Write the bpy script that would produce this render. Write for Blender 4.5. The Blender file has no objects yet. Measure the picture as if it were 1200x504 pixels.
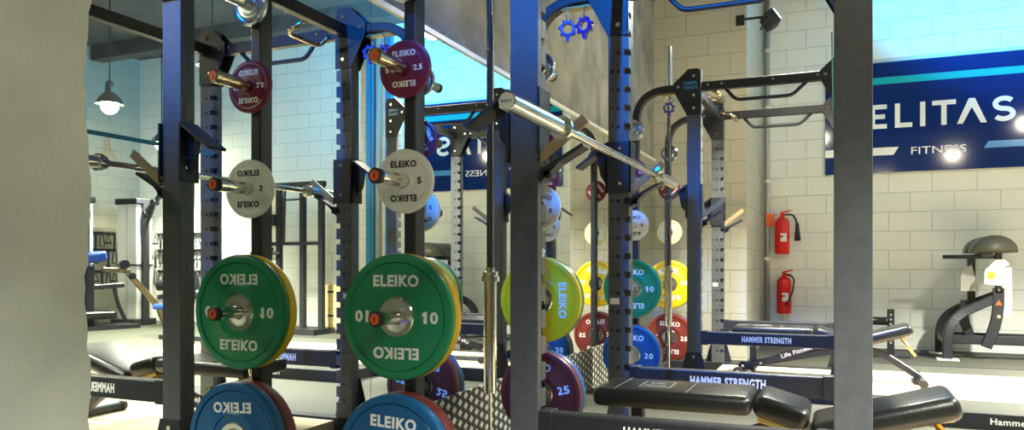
import bpy, bmesh, math, random
from mathutils import Vector, Matrix
random.seed(4)
PI = math.pi
D = bpy.data
SC = bpy.context.scene
COL = SC.collection
V = Vector

# ------------------------------------------------------------------ camera
cam = D.objects.new('camera', D.cameras.new('camera'))
COL.objects.link(cam)
cam.location = (0, 0, 0.98)
cam.rotation_euler = (PI/2, 0, math.radians(23.0))
cam.data.sensor_width = 36.0
cam.data.lens = 895/1200*36
cam.data.shift_y = 58/1200
cam.data.clip_start = 0.02
SC.camera = cam

# ------------------------------------------------------------------ world, exposure
w = D.worlds.new('world'); SC.world = w; w.use_nodes = True
w.node_tree.nodes['Background'].inputs[0].default_value = (0.75, 0.85, 1.0, 1)
w.node_tree.nodes['Background'].inputs[1].default_value = 0.05
SC.view_settings.view_transform = 'Standard'
SC.view_settings.look = 'None'
SC.view_settings.gamma = 1
SC.view_settings.use_curve_mapping = False
SC.view_settings.exposure = 0.95

# hanging lamps: x, y, z, watts, colour
WARM = (1.0, 0.95, 0.80)
NEUT = (1.0, 0.97, 0.86)
LAMPS = [
    (2.05, 3.0, 3.2, 800, WARM, 'hanging bell lamp over the nearer lifting platform'),
    (2.60, 6.3, 3.2, 2900, NEUT, 'hanging bell lamp over the platform by the sign', 126),
    (4.70, 6.75, 3.05, 1100, WARM, 'hanging bell lamp whose dazzling bulb shows in the left of the mirror', 112),
    (6.30, 9.0, 3.0, 800, WARM, 'hanging bell lamp above the wall of cable attachments'),
    (-0.25, 6.0, 3.2, 700, WARM, 'hanging bell lamp above the farther rack'),
    (0.95, 0.45, 3.0, 1250, NEUT, 'hanging bell lamp behind the camera'),
]
# coloured floodlights: location, target, watts, colour, angle
FLOODS = [
    ((-0.55, 7.93, 3.42), (1.45, 8.35, 4.85), 1300, (0.0, 0.45, 0.95), 124, 'black floodlight with a glowing cyan lens on the wall pipe'),
    ((-0.9, 0.7, 3.85), (-0.95, 3.05, 2.05), 800, (0.0, 0.20, 1.0), 38, 'black blue floodlight high on the plaster wall'),
]

# ------------------------------------------------------------------ materials
def mat(name, col, rough=0.5, metal=0.0, spec=0.5, noise=0.0, nscale=8.0, bump=0.0, bscale=60.0, coat=0.0):
    m = D.materials.new(name); m.use_nodes = True
    nt = m.node_tree; b = nt.nodes['Principled BSDF']
    b.inputs['Base Color'].default_value = (*col, 1)
    b.inputs['Roughness'].default_value = rough
    b.inputs['Metallic'].default_value = metal
    b.inputs['Specular IOR Level'].default_value = spec
    b.inputs['Coat Weight'].default_value = coat
    tc = nt.nodes.new('ShaderNodeTexCoord')
    if noise > 0:
        n = nt.nodes.new('ShaderNodeTexNoise'); n.inputs['Scale'].default_value = nscale; n.inputs['Detail'].default_value = 6
        nt.links.new(tc.outputs['Object'], n.inputs['Vector'])
        r = nt.nodes.new('ShaderNodeValToRGB')
        r.color_ramp.elements[0].position = 0.3; r.color_ramp.elements[1].position = 0.7
        r.color_ramp.elements[0].color = (*[max(0, c*(1-noise)) for c in col], 1)
        r.color_ramp.elements[1].color = (*[min(1, c*(1+noise)) for c in col], 1)
        nt.links.new(n.outputs['Fac'], r.inputs['Fac']); nt.links.new(r.outputs['Color'], b.inputs['Base Color'])
    if bump > 0:
        n2 = nt.nodes.new('ShaderNodeTexNoise'); n2.inputs['Scale'].default_value = bscale; n2.inputs['Detail'].default_value = 5
        nt.links.new(tc.outputs['Object'], n2.inputs['Vector'])
        bp = nt.nodes.new('ShaderNodeBump'); bp.inputs['Strength'].default_value = bump; bp.inputs['Distance'].default_value = 0.01
        nt.links.new(n2.outputs['Fac'], bp.inputs['Height']); nt.links.new(bp.outputs['Normal'], b.inputs['Normal'])
    return m

def emit(name, col, s):
    m = D.materials.new(name); m.use_nodes = True
    b = m.node_tree.nodes['Principled BSDF']
    b.inputs['Base Color'].default_value = (*col, 1)
    b.inputs['Emission Color'].default_value = (*col, 1)
    b.inputs['Emission Strength'].default_value = s
    return m

def block_mat(name, col, swap):
    """painted concrete blocks, courses 0.2235 m high; swap: wall lies in the y-z plane"""
    m = D.materials.new(name); m.use_nodes = True
    nt = m.node_tree; b = nt.nodes['Principled BSDF']; b.inputs['Roughness'].default_value = 0.55
    tc = nt.nodes.new('ShaderNodeTexCoord'); sp = nt.nodes.new('ShaderNodeSeparateXYZ'); cb = nt.nodes.new('ShaderNodeCombineXYZ')
    nt.links.new(tc.outputs['Object'], sp.inputs[0])
    nt.links.new(sp.outputs['Y' if swap else 'X'], cb.inputs['X']); nt.links.new(sp.outputs['Z'], cb.inputs['Y'])
    mp = nt.nodes.new('ShaderNodeMapping'); mp.inputs['Location'].default_value = (0.11, -0.026, 0)
    nt.links.new(cb.outputs[0], mp.inputs[0])
    br = nt.nodes.new('ShaderNodeTexBrick')
    br.inputs['Scale'].default_value = 1.0; br.inputs['Brick Width'].default_value = 0.447; br.inputs['Row Height'].default_value = 0.2235
    br.inputs['Mortar Size'].default_value = 0.006; br.inputs['Mortar Smooth'].default_value = 0.6
    br.inputs['Color1'].default_value = (*col, 1); br.inputs['Color2'].default_value = (*[c*0.97 for c in col], 1)
    br.inputs['Mortar'].default_value = (*[c*0.70 for c in col], 1)
    nt.links.new(mp.outputs[0], br.inputs['Vector'])
    n = nt.nodes.new('ShaderNodeTexNoise'); n.inputs['Scale'].default_value = 35; n.inputs['Detail'].default_value = 6
    nt.links.new(tc.outputs['Object'], n.inputs['Vector'])
    nt.links.new(br.outputs['Color'], b.inputs['Base Color'])
    mx = nt.nodes.new('ShaderNodeMath'); mx.operation = 'MULTIPLY_ADD'; mx.inputs[1].default_value = -1.6
    nt.links.new(br.outputs['Fac'], mx.inputs[0]); nt.links.new(n.outputs['Fac'], mx.inputs[2])
    bp = nt.nodes.new('ShaderNodeBump'); bp.inputs['Strength'].default_value = 0.45; bp.inputs['Distance'].default_value = 0.010
    nt.links.new(mx.outputs[0], bp.inputs['Height']); nt.links.new(bp.outputs['Normal'], b.inputs['Normal'])
    return m

def tread_mat():
    m = D.materials.new('tread_plate'); m.use_nodes = True
    nt = m.node_tree; b = nt.nodes['Principled BSDF']; b.inputs['Metallic'].default_value = 0.4
    L = nt.links.new
    tc = nt.nodes.new('ShaderNodeTexCoord'); sp = nt.nodes.new('ShaderNodeSeparateXYZ'); L(tc.outputs['Object'], sp.inputs[0])
    def mt(op, a=None, c=None, va=0.0, vc=0.0):
        n = nt.nodes.new('ShaderNodeMath'); n.operation = op
        n.inputs[0].default_value = va; n.inputs[1].default_value = vc
        if a is not None: L(a, n.inputs[0])
        if c is not None: L(c, n.inputs[1])
        return n.outputs[0]
    def lat(offy, offz):
        u = mt('ADD', mt('DIVIDE', sp.outputs['Y'], None, 0, 0.130), None, 0, offy+50)
        v = mt('ADD', mt('DIVIDE', sp.outputs['Z'], None, 0, 0.054), None, 0, offz+50)
        fu = mt('ABSOLUTE', mt('SUBTRACT', mt('FRACT', u), None, 0, 0.5))
        fv = mt('ABSOLUTE', mt('SUBTRACT', mt('FRACT', v), None, 0, 0.5))
        return mt('ADD', mt('MULTIPLY', fu, None, 0, 1.45), mt('MULTIPLY', fv, None, 0, 0.80))
    d = mt('MINIMUM', lat(0, 0), lat(0.5, 0.5))
    mk = mt('LESS_THAN', d, None, 0, 0.30)
    mx = nt.nodes.new('ShaderNodeMix'); mx.data_type = 'RGBA'
    mx.inputs[6].default_value = (0.06, 0.06, 0.045, 1); mx.inputs[7].default_value = (0.80, 0.80, 0.66, 1)
    L(mk, mx.inputs[0]); L(mx.outputs[2], b.inputs['Base Color'])
    b.inputs['Roughness'].default_value = 0.42
    bp = nt.nodes.new('ShaderNodeBump'); bp.inputs['Strength'].default_value = 0.5; bp.inputs['Distance'].default_value = 0.003
    L(mk, bp.inputs['Height']); L(bp.outputs['Normal'], b.inputs['Normal'])
    return m

def wood_mat(name, c1, c2):
    m = D.materials.new(name); m.use_nodes = True
    nt = m.node_tree; b = nt.nodes['Principled BSDF']; b.inputs['Roughness'].default_value = 0.38
    tc = nt.nodes.new('ShaderNodeTexCoord'); mp = nt.nodes.new('ShaderNodeMapping'); mp.inputs['Scale'].default_value = (1.0, 9.0, 9.0)
    nt.links.new(tc.outputs['Object'], mp.inputs[0])
    n = nt.nodes.new('ShaderNodeTexNoise'); n.inputs['Scale'].default_value = 3.5; n.inputs['Detail'].default_value = 8
    nt.links.new(mp.outputs[0], n.inputs['Vector'])
    r = nt.nodes.new('ShaderNodeValToRGB'); r.color_ramp.elements[0].color = (*c1, 1); r.color_ramp.elements[1].color = (*c2, 1)
    r.color_ramp.elements[0].position = 0.3; r.color_ramp.elements[1].position = 0.7
    nt.links.new(n.outputs['Fac'], r.inputs['Fac']); nt.links.new(r.outputs['Color'], b.inputs['Base Color'])
    return m

M = dict(
    plaster=mat('plaster', (0.42, 0.45, 0.385), 0.8, noise=0.10, nscale=5, bump=0.35, bscale=90),
    concrete=mat('concrete', (0.24, 0.24, 0.205), 0.85, noise=0.35, nscale=4, bump=0.4, bscale=50),
    ceiling=mat('ceiling_concrete', (0.10, 0.10, 0.095), 0.9, noise=0.2, nscale=3),
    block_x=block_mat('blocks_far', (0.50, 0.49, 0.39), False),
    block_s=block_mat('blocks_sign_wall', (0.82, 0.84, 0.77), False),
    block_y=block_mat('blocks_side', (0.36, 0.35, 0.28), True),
    rubber_floor=mat('rubber_floor', (0.070, 0.072, 0.054), 0.75, spec=0.2, noise=0.18, nscale=40),
    rubber_mat=mat('rubber_tile', (0.05, 0.052, 0.04), 0.7, spec=0.25, noise=0.25, nscale=70),
    wood=wood_mat('platform_wood', (0.56, 0.44, 0.25), (0.70, 0.58, 0.37)),
    ply=wood_mat('plywood', (0.58, 0.42, 0.18), (0.70, 0.54, 0.27)),
    mirror=mat('mirror_glass', (0.80, 0.85, 0.80), 0.0, 1.0),
    trimw=mat('mirror_trim', (0.75, 0.76, 0.68), 0.35),
    tread=tread_mat(),
    steel=mat('slate_powder_coat', (0.085, 0.093, 0.10), 0.42, 0.1, noise=0.12, nscale=25),
    black=mat('black_powder_coat', (0.016, 0.018, 0.022), 0.45),
    blacksat=mat('black_plastic', (0.02, 0.02, 0.02), 0.5),
    chrome=mat('brushed_chrome', (0.82, 0.80, 0.72), 0.16, 1.0),
    bronze=mat('worn_steel', (0.55, 0.44, 0.30), 0.22, 1.0),
    darksteel=mat('dark_steel', (0.16, 0.15, 0.14), 0.25, 1.0),
    strap=mat('teal_strap', (0.01, 0.22, 0.30), 0.6),
    brass=mat('brass', (0.65, 0.48, 0.18), 0.3, 0.9),
    tan=mat('tan_liner', (0.36, 0.25, 0.11), 0.35, 0.3),
    vinyl=mat('black_vinyl', (0.012, 0.013, 0.014), 0.30, bump=0.12, bscale=200),
    vinylolive=mat('olive_vinyl', (0.085, 0.085, 0.06), 0.45),
    orange=mat('orange_cap', (0.85, 0.13, 0.02), 0.4),
    green=mat('green_rubber', (0.012, 0.24, 0.09), 0.33),
    yellow=mat('yellow_rubber', (0.86, 0.55, 0.006), 0.38),
    blue=mat('blue_rubber', (0.004, 0.095, 0.25), 0.33),
    red=mat('red_rubber', (0.18, 0.026, 0.017), 0.38),
    burg=mat('burgundy_rubber', (0.19, 0.012, 0.045), 0.38),
    whitep=mat('white_rubber', (0.80, 0.80, 0.72), 0.4),
    paley=mat('pale_yellow_rubber', (0.78, 0.70, 0.32), 0.4),
    silver=mat('silver_plate', (0.70, 0.73, 0.78), 0.2, 1.0),
    textw=mat('white_print', (0.88, 0.88, 0.84), 0.5),
    textk=mat('black_print', (0.01, 0.01, 0.012), 0.5),
    textg=mat('grey_print', (0.38, 0.38, 0.36), 0.5),
    sign=mat('sign_navy', (0.004, 0.025, 0.16), 0.09, coat=0.5),
    teal=mat('sign_teal', (0.01, 0.42, 0.48), 0.2),
    sky=mat('sign_sky', (0.06, 0.30, 0.75), 0.2),
    signw=mat('sign_white', (0.88, 0.92, 0.92), 0.3),
    blueboard=mat('royal_blue_board', (0.005, 0.01, 0.80), 0.4),
    bluepad=mat('blue_vinyl', (0.02, 0.06, 0.32), 0.35),
    purple=mat('indigo_plastic', (0.018, 0.014, 0.30), 0.3),
    redp=mat('extinguisher_red', (0.72, 0.012, 0.008), 0.25),
    whitem=mat('white_metal', (0.75, 0.76, 0.70), 0.4),
    greym=mat('grey_pipe', (0.42, 0.44, 0.42), 0.4, 0.2),
    bluepaint=mat('blue_painted_frame', (0.03, 0.22, 0.42), 0.4),
    paper=mat('label_paper', (0.8, 0.8, 0.76), 0.6),
    warn=mat('warning_yellow', (0.85, 0.62, 0.02), 0.5),
    bulb=emit('lamp_bulb', (1.0, 0.92, 0.7), 90.0),
    cyanlens=emit('cyan_lens', (0.25, 0.80, 1.0), 14.0),
    bluelens=emit('blue_lens', (0.05, 0.2, 1.0), 8.0),
)

# ------------------------------------------------------------------ mesh helpers
def nb(): return bmesh.new()

def setmi(faces, mi):
    for f in faces: f.material_index = mi

def box(bm, c, s, rot=None, mi=0, bev=0.0, seg=2):
    r = bmesh.ops.create_cube(bm, size=1.0)
    vs = r['verts']
    bmesh.ops.scale(bm, vec=V(s), verts=vs)
    fs = list({f for v in vs for f in v.link_faces})
    if bev > 0:
        es = list({e for v in vs for e in v.link_edges})
        rb = bmesh.ops.bevel(bm, geom=es, offset=bev, segments=seg, profile=0.5, affect='EDGES')
        vs = list({v for f in rb['faces'] for v in f.verts} | {v for v in vs if v.is_valid})
        fs = list({f for v in vs for f in v.link_faces})
    if rot is not None: bmesh.ops.rotate(bm, cent=(0, 0, 0), matrix=rot, verts=vs)
    bmesh.ops.translate(bm, vec=V(c), verts=vs)
    setmi(fs, mi)
    return vs

def frame_axes(d):
    d = d.normalized()
    up = V((0, 0, 1)) if abs(d.z) < 0.95 else V((1, 0, 0))
    a = d.cross(up).normalized(); b = a.cross(d).normalized()
    return a, b

def ring_loft(bm, rings, mi=0, caps=True):
    R = [[bm.verts.new(p) for p in r] for r in rings]
    n = len(R[0])
    for i in range(len(R)-1):
        for k in range(n):
            f = bm.faces.new((R[i][k], R[i][(k+1) % n], R[i+1][(k+1) % n], R[i+1][k])); f.material_index = mi; f.smooth = n > 6
    if caps:
        f = bm.faces.new(list(reversed(R[0]))); f.material_index = mi
        f = bm.faces.new(R[-1]); f.material_index = mi
    return R

def cyl(bm, p0, p1, r0, r1=None, seg=20, mi=0):
    if r1 is None: r1 = r0
    p0 = V(p0); p1 = V(p1); a, b = frame_axes(p1-p0)
    rings = [[p+(a*math.cos(t)+b*math.sin(t))*r for t in [2*PI*k/seg for k in range(seg)]] for p, r in ((p0, r0), (p1, r1))]
    ring_loft(bm, rings, mi)

def dirs(pts):
    out = []
    for i in range(len(pts)):
        a = pts[max(0, i-1)]; b = pts[min(len(pts)-1, i+1)]
        out.append((b-a).normalized())
    return out

def rounded(pts, rad, n=7):
    """polyline with its inner corners rounded"""
    pts = [V(p) for p in pts]; out = [pts[0]]
    for i in range(1, len(pts)-1):
        a = pts[i]+(pts[i-1]-pts[i]).normalized()*rad; c = pts[i]+(pts[i+1]-pts[i]).normalized()*rad
        for k in range(n+1):
            t = k/n; out.append(a*(1-t)**2+pts[i]*2*t*(1-t)+c*t*t)
    out.append(pts[-1]); return out

def tube(bm, pts, r, seg=12, mi=0):
    pts = [V(p) for p in pts]; ds = dirs(pts); rings = []
    a, b = frame_axes(ds[0])
    for p, d in zip(pts, ds):
        a = (a-d*a.dot(d)).normalized(); b = d.cross(a)
        rings.append([p+(a*math.cos(t)+b*math.sin(t))*r for t in [2*PI*k/seg for k in range(seg)]])
    ring_loft(bm, rings, mi)

def rtube(bm, pts, wa, wb, side, mi=0):
    """rectangular tube along pts: wb wide along 'side', wa across"""
    pts = [V(p) for p in pts]; ds = dirs(pts); side = V(side).normalized(); rings = []
    for p, d in zip(pts, ds):
        s = (side-d*side.dot(d)).normalized(); a = d.cross(s)
        e = 0.12*min(wa, wb)
        A, B = wa/2, wb/2
        prof = [(A-e, B), (A, B-e), (A, -B+e), (A-e, -B), (-A+e, -B), (-A, -B+e)]
        prof = [(A-e, B), (A, B-e), (A, -B+e), (A-e, -B), (-A+e, -B), (-A, -B+e), (-A, B-e), (-A+e, B)]
        rings.append([p+a*u+s*v for u, v in prof])
    n = len(bm.faces)
    ring_loft(bm, rings, mi)
    for f in bm.faces:
        if f.material_index == mi and len(f.verts) == 4: f.smooth = False

def lathe(bm, prof, o=(0, 0, 0), axis='y', seg=64, mi=0, smooth=True, sharp=True):
    """prof: (radius, t) revolved about axis; mi may be a list per band"""
    o = V(o); R = []
    for r, t in prof:
        ring = []
        for k in range(seg):
            a = 2*PI*k/seg; c, s = math.cos(a)*r, math.sin(a)*r
            p = {'y': V((c, t, s)), 'z': V((c, s, t)), 'x': V((t, c, s))}[axis]
            ring.append(bm.verts.new(o+p))
        R.append(ring)
    for i in range(len(R)-1):
        for k in range(seg):
            f = bm.faces.new((R[i][k], R[i][(k+1) % seg], R[i+1][(k+1) % seg], R[i+1][k]))
            f.material_index = mi[i] if isinstance(mi, (list, tuple)) else mi; f.smooth = smooth
    if sharp:
        for i in range(1, len(R)-1):
            d0 = V((prof[i][0]-prof[i-1][0], prof[i][1]-prof[i-1][1])); d1 = V((prof[i+1][0]-prof[i][0], prof[i+1][1]-prof[i][1]))
            if d0.length and d1.length and d0.angle(d1, 0) > 0.6:
                for k in range(seg):
                    e = bm.edges.get((R[i][k], R[i][(k+1) % seg]))
                    if e: e.smooth = False

def prism(bm, poly, axis, t0, t1, mi=0):
    """poly 2D extruded; axis y: poly is (x,z); x: (y,z); z: (x,y)"""
    def P(u, v, t): return {'y': V((u, t, v)), 'x': V((t, u, v)), 'z': V((u, v, t))}[axis]
    a = [bm.verts.new(P(u, v, t0)) for u, v in poly]; b = [bm.verts.new(P(u, v, t1)) for u, v in poly]
    n = len(poly); fs = [bm.faces.new(a), bm.faces.new(list(reversed(b)))]
    for k in range(n): fs.append(bm.faces.new((a[k], b[k], b[(k+1) % n], a[(k+1) % n])))
    setmi(fs, mi)

def sphere(bm, c, r, mi=0, sc=(1, 1, 1), u=16, v=10):
    rr = bmesh.ops.create_uvsphere(bm, u_segments=u, v_segments=v, radius=r)
    bmesh.ops.scale(bm, vec=V(sc), verts=rr['verts']); bmesh.ops.translate(bm, vec=V(c), verts=rr['verts'])
    for f in {f for q in rr['verts'] for f in q.link_faces}: f.material_index = mi; f.smooth = True

_tc = {}
def text_geo(s, bold=0.02):
    if (s, bold) in _tc: return _tc[(s, bold)]
    cu = D.curves.new('lettering_source', 'FONT'); cu.body = s; cu.size = 1; cu.extrude = 0.01; cu.offset = bold; cu.resolution_u = 3
    cu.space_character = 1.0+bold*3
    o = D.objects.new('lettering_source', cu); COL.objects.link(o)
    bpy.context.view_layer.update()
    me = D.meshes.new_from_object(o.evaluated_get(bpy.context.evaluated_depsgraph_get()))
    vs = [v.co.copy() for v in me.vertices]; fs = [list(p.vertices) for p in me.polygons]
    D.objects.remove(o); D.curves.remove(cu); D.meshes.remove(me)
    x0 = min(v.x for v in vs); x1 = max(v.x for v in vs); y0 = min(v.y for v in vs); y1 = max(v.y for v in vs)
    vs = [V(((v.x-(x0+x1)/2)/(x1-x0), (v.y-(y0+y1)/2)/(y1-y0), 1 if v.z > 0 else 0)) for v in vs]
    _tc[(s, bold)] = (vs, fs); return _tc[(s, bold)]

ONE = [(0.36, 0), (0.78, 0), (0.78, 1), (0.46, 1), (0.02, 0.74), (0.02, 0.50), (0.36, 0.68)]
def number(bm, s, w_, h_, c, right, up, thick=0.0012, mi=0, bold=0.02):
    """like text() but with a flagged figure one"""
    r = V(right).normalized(); u = V(up).normalized(); n = r.cross(u); wd = [0.35 if ch == '.' else 1.0 for ch in s]; tot = sum(wd); x = -0.5
    for ch, a in zip(s, wd):
        cw = a/tot; cc = V(c)+r*((x+cw/2)*w_); x += cw
        if ch == '1':
            P = [V(cc)+r*((px-0.5)*cw*w_*0.86)+u*((pz-0.5)*h_) for px, pz in ONE]
            f0 = [bm.verts.new(p) for p in P]; f1 = [bm.verts.new(p+n*thick) for p in P]
            q = bm.faces.new(f1); q.material_index = mi
            for k in range(len(P)):
                q = bm.faces.new((f0[k], f0[(k+1) % len(P)], f1[(k+1) % len(P)], f1[k])); q.material_index = mi
        elif ch == '.': text(bm, ch, cw*w_*0.7, h_*0.24, cc-u*(h_*0.38), right, up, thick, mi, bold)
        else: text(bm, ch, cw*w_*0.86, h_, cc, right, up, thick, mi, bold)
def text(bm, s, w_, h_, c, right, up, thick=0.0012, mi=0, bold=0.02):
    """lettering centred at c; normal = right x up; stands out by 'thick'"""
    vs, fs = text_geo(s, bold)
    r = V(right).normalized(); u = V(up).normalized(); n = r.cross(u)
    bv = [bm.verts.new(V(c)+r*v.x*w_+u*v.y*h_+n*(v.z*thick-0.0002)) for v in vs]
    for f in fs:
        try: q = bm.faces.new([bv[i] for i in f]); q.material_index = mi
        except ValueError: pass

def obj(name, bm, mats, parent=None, shift=None, recalc=True):
    if shift: bmesh.ops.translate(bm, vec=V(shift), verts=bm.verts[:])
    if recalc: bmesh.ops.recalc_face_normals(bm, faces=bm.faces[:])
    me = D.meshes.new(name); bm.to_mesh(me); bm.free()
    for m in (mats if isinstance(mats, (list, tuple)) else [mats]): me.materials.append(M[m] if isinstance(m, str) else m)
    o = D.objects.new(name, me); COL.objects.link(o)
    if parent: o.parent = parent
    return o

def tag(o, label=None, cat=None, group=None, kind=None):
    if label: o['label'] = label
    if cat: o['category'] = cat
    if group: o['group'] = group
    if kind: o['kind'] = kind
    return o

def thing(name, label, cat, loc=(0, 0, 0), rz=0, group=None):
    o = D.objects.new(name, None); COL.objects.link(o); o.location = loc; o.rotation_euler = (0, 0, rz); o.empty_display_size = 0.1
    return tag(o, label, cat, group)

def struct(name, bm, mats): return tag(obj(name, bm, mats), kind='structure')

def kids(o): return [c for c in D.objects if c.parent == o]
def dup(root, loc, label, rot=None, group=None):
    def cp(o, par):
        c = o.copy(); COL.objects.link(c)
        if par: c.parent = par
        for k in kids(o): cp(k, c)
        return c
    r = cp(root, None); r.location = loc; r['label'] = label
    if rot is not None: r.rotation_euler = rot
    if group: r['group'] = group
    return r

Y = lambda a: Matrix.Rotation(a, 3, 'Y')

# ------------------------------------------------------------------ room
XM = -1.785          # mirror plane
XR, YF, YS, ZC = 7.8, 8.1, 9.9, 4.6
XP = -0.84           # corner of the projecting far wall
b = nb(); box(b, ((XM+XR)/2-0.1, 3.2, -0.05), (XR-XM+0.6, 14.2, 0.1)); struct('floor', b, 'rubber_floor')
b = nb(); box(b, ((XM+XR)/2-0.1, 3.2, ZC+0.05), (XR-XM+0.6, 14.2, 0.1)); struct('ceiling', b, 'ceiling')
# mirror wall: plaster stretch with a ragged edge, then concrete carrying the mirrors
b = nb(); box(b, (XM-0.16, 4.6, ZC/2), (0.30, 7.3, ZC)); struct('wall_left', b, 'concrete')
b = nb()
ye = []
n = 150
for i in range(n+1):
    ye.append((1.375+random.uniform(-0.006, 0.006)+0.006*math.sin(i*0.37), ZC*i/n))
prism(b, [(-3.9, 0)]+ye+[(-3.9, ZC)], 'x', XM-0.31, XM+0.022)
struct('wall_left_plaster', b, 'plaster')
b = nb(); box(b, (-1.4+0.28, YF+0.9, ZC/2), (2*0.28, 1.8, ZC)); bmesh.ops.delete(b, geom=b.verts[:], context='VERTS')
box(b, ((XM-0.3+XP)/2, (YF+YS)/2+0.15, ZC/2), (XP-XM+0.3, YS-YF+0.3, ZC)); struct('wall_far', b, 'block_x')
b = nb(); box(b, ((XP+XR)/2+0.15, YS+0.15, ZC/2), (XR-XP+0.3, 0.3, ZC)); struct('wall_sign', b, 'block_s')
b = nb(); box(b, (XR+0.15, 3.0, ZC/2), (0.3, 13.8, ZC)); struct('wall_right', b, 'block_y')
b = nb(); box(b, ((XM+XR)/2, -3.95, ZC/2), (XR-XM+0.6, 0.1, ZC)); struct('wall_back', b, 'plaster')
# ceiling ribs seen in the mirror
for i, yy in enumerate((4.2, 6.6, 9.0)):
    b = nb(); box(b, (3.0, yy, ZC-0.12), (9.5, 0.22, 0.24)); struct('trim_%d' % (i+1), b, 'ceiling')
# blue board at the bottom left
b = nb(); box(b, (XM+0.034, 0.62, 0.56), (0.024, 1.022, 1.112), bev=0.004)
tag(obj('wall_board', b, 'blueboard'), 'royal blue board on the plaster wall at the left edge', 'board')

# mirrors: five panes with narrow gaps, trim above, tread plate below
names = ['first mirror pane, next to the ragged plaster edge', 'second mirror pane from the ragged plaster edge',
         'third mirror pane from the ragged plaster edge', 'fourth mirror pane, second from the block wall corner',
         'last mirror pane, meeting the block wall corner']
for i in range(5):
    b = nb(); y0 = 1.35+1.35*i; box(b, (XM-0.004, y0+0.675, 1.2), (0.008, 1.347, 1.76))
    tag(obj('mirror', b, 'mirror'), names[i], 'mirror', 'wall mirrors')
b = nb(); box(b, (XM+0.005, 4.73, 2.092), (0.014, 6.74, 0.024)); struct('trim_4', b, 'trimw')
b = nb(); box(b, (XM+0.001, 4.73, 0.160), (0.010, 6.74, 0.320)); struct('baseboard_left', b, 'tread')

# lifting platforms
def platform(yc, label, x1):
    t = thing('lifting_platform', label, 'platform', (0, yc, 0), 0, 'lifting platforms')
    b = nb()
    box(b, ((0.16+x1)/2, -0.905, 0.045), (x1-0.16, 0.49, 0.09), bev=0.004); box(b, ((0.16+x1)/2, 0.905, 0.045), (x1-0.16, 0.49, 0.09), bev=0.004)
    obj('rubber_section', b, 'rubber_mat', t)
    b = nb(); box(b, ((-0.93+x1)/2, 0, 0.045), (x1+0.93, 1.10, 0.09)); box(b, ((0.16+x1)/2, 0, 0.045), (x1-0.16, 1.318, 0.0898)); obj('wood_section', b, 'wood', t)
    for e in (-1, 1):
        b = nb(); box(b, ((0.14+x1)/2, e*1.163, 0.0465), (x1-0.14, 0.026, 0.093)); obj('edge_frame', b, 'black', t)
    b = nb()
    text(b, 'Hammer Strength', 0.42, 0.05, (1.05, -1.1762, 0.045), (1, 0, 0), (0, 0, 1))
    text(b, 'Hammer Strength', 0.42, 0.05, (2.35, -1.1762, 0.045), (1, 0, 0), (0, 0, 1))
    obj('lettering', b, 'textw', t)
platform(6.445, 'wood and rubber lifting platform at the farther rack, black lettered edge', 3.0)
platform(3.065, 'wood and rubber lifting platform at the nearer rack, shown in the mirror', 3.0)

# ------------------------------------------------------------------ power racks
RX = -0.98; CX = 0.045; SX = -1.43; HY = 0.615   # upright lines
PEGZ = [1.98+0.03, 1.685, 1.28, 0.795, 0.30]
def upright(x, y, inner, toothy):
    """inner: +1 / -1 side in x that carries the notches"""
    b = nb(); W, Dp = 0.103, 0.076
    x0 = x-inner*0.013; s = math.copysign(1, y)
    notch = lambda y0, y1: (min(y0, y1), max(y0, y1))
    yo0, yo1 = y+s*Dp/2, y+s*0.004; yi = y-s*Dp/2
    # one outline in x-z with slots, extruded over the inner half; the outer half is solid
    xa, xb, xc = x-inner*W/2, x+inner*W/2, x+inner*(W/2-0.026)
    pts = [(xa, 0.10), (xb, 0.10)]
    z = 0.16-0.030
    while z+0.0605 < 2.40:
        pts += [(xb, z+0.0605), (xc, z+0.0605), (xc, z+0.0905), (xb, z+0.0905)]; z += 0.0905
    pts += [(xb, 2.44), (xa, 2.44)]
    prism(b, pts, 'y', yo1, yi)
    box(b, (x, (yo0+yo1)/2, 1.27), (W, abs(yo0-yo1), 2.34), bev=0.003)
    # bolt holes on the face towards the rack's inside
    yf = y-math.copysign(Dp/2, y)
    z = 0.205
    while z < 2.2:
        cyl(b, (x0+inner*0.012, yf-math.copysign(0.0006, y), z), (x0+inner*0.012, yf+math.copysign(0.004, y), z), 0.010, seg=12, mi=1); z += 0.0905
    if y > 0 and inner > 0:
        for n_ in range(1, 18):
            zz = 1.022-0.0905*(n_-11)
            text(b, str(n_), 0.019, 0.018, (x0-0.020, yf-0.0002, zz), (1, 0, 0), (0, 0, 1), 0.0006, mi=1)
        box(b, (x0-0.006, yf, 0.80), (0.046, 0.001, 0.030), mi=2)
    return b

def head_plate(x, y, sgn, out, logo):
    """plate on the outer y face, its point in direction sgn in x"""
    b = nb(); yy = y+out*0.043
    poly = [(-0.052, 2.10), (0.052, 2.10), (0.052, 2.41), (0.030, 2.445), (-0.045, 2.445), (-0.155, 2.345), (-0.155, 2.29)]
    poly = [(x-sgn*u, z) if sgn < 0 else (x-u, z) for u, z in poly]
    if sgn < 0: poly = [(x+(x-px)*-1, z) for px, z in poly]
    prism(b, [(px, pz) for px, pz in poly], 'y', yy-0.0045, yy+0.0045)
    for u, z in ((0.0, 2.39), (0.0, 2.25), (0.0, 2.15), (0.0, 2.31)):
        cyl(b, (x+u, yy+out*0.004, z), (x+u, yy+out*0.010, z), 0.012, seg=10, mi=1)
    if logo:
        text(b, 'HAMMER', 0.085, 0.022, (x+sgn*0.045, yy-0.0046, 2.338), (1, 0, 0), (0, 0, 1), mi=2, bold=0.03)
        text(b, 'STRENGTH', 0.085, 0.022, (x+sgn*0.045, yy-0.0046, 2.308), (1, 0, 0), (0, 0, 1), mi=2, bold=0.03)
    return b

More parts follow.
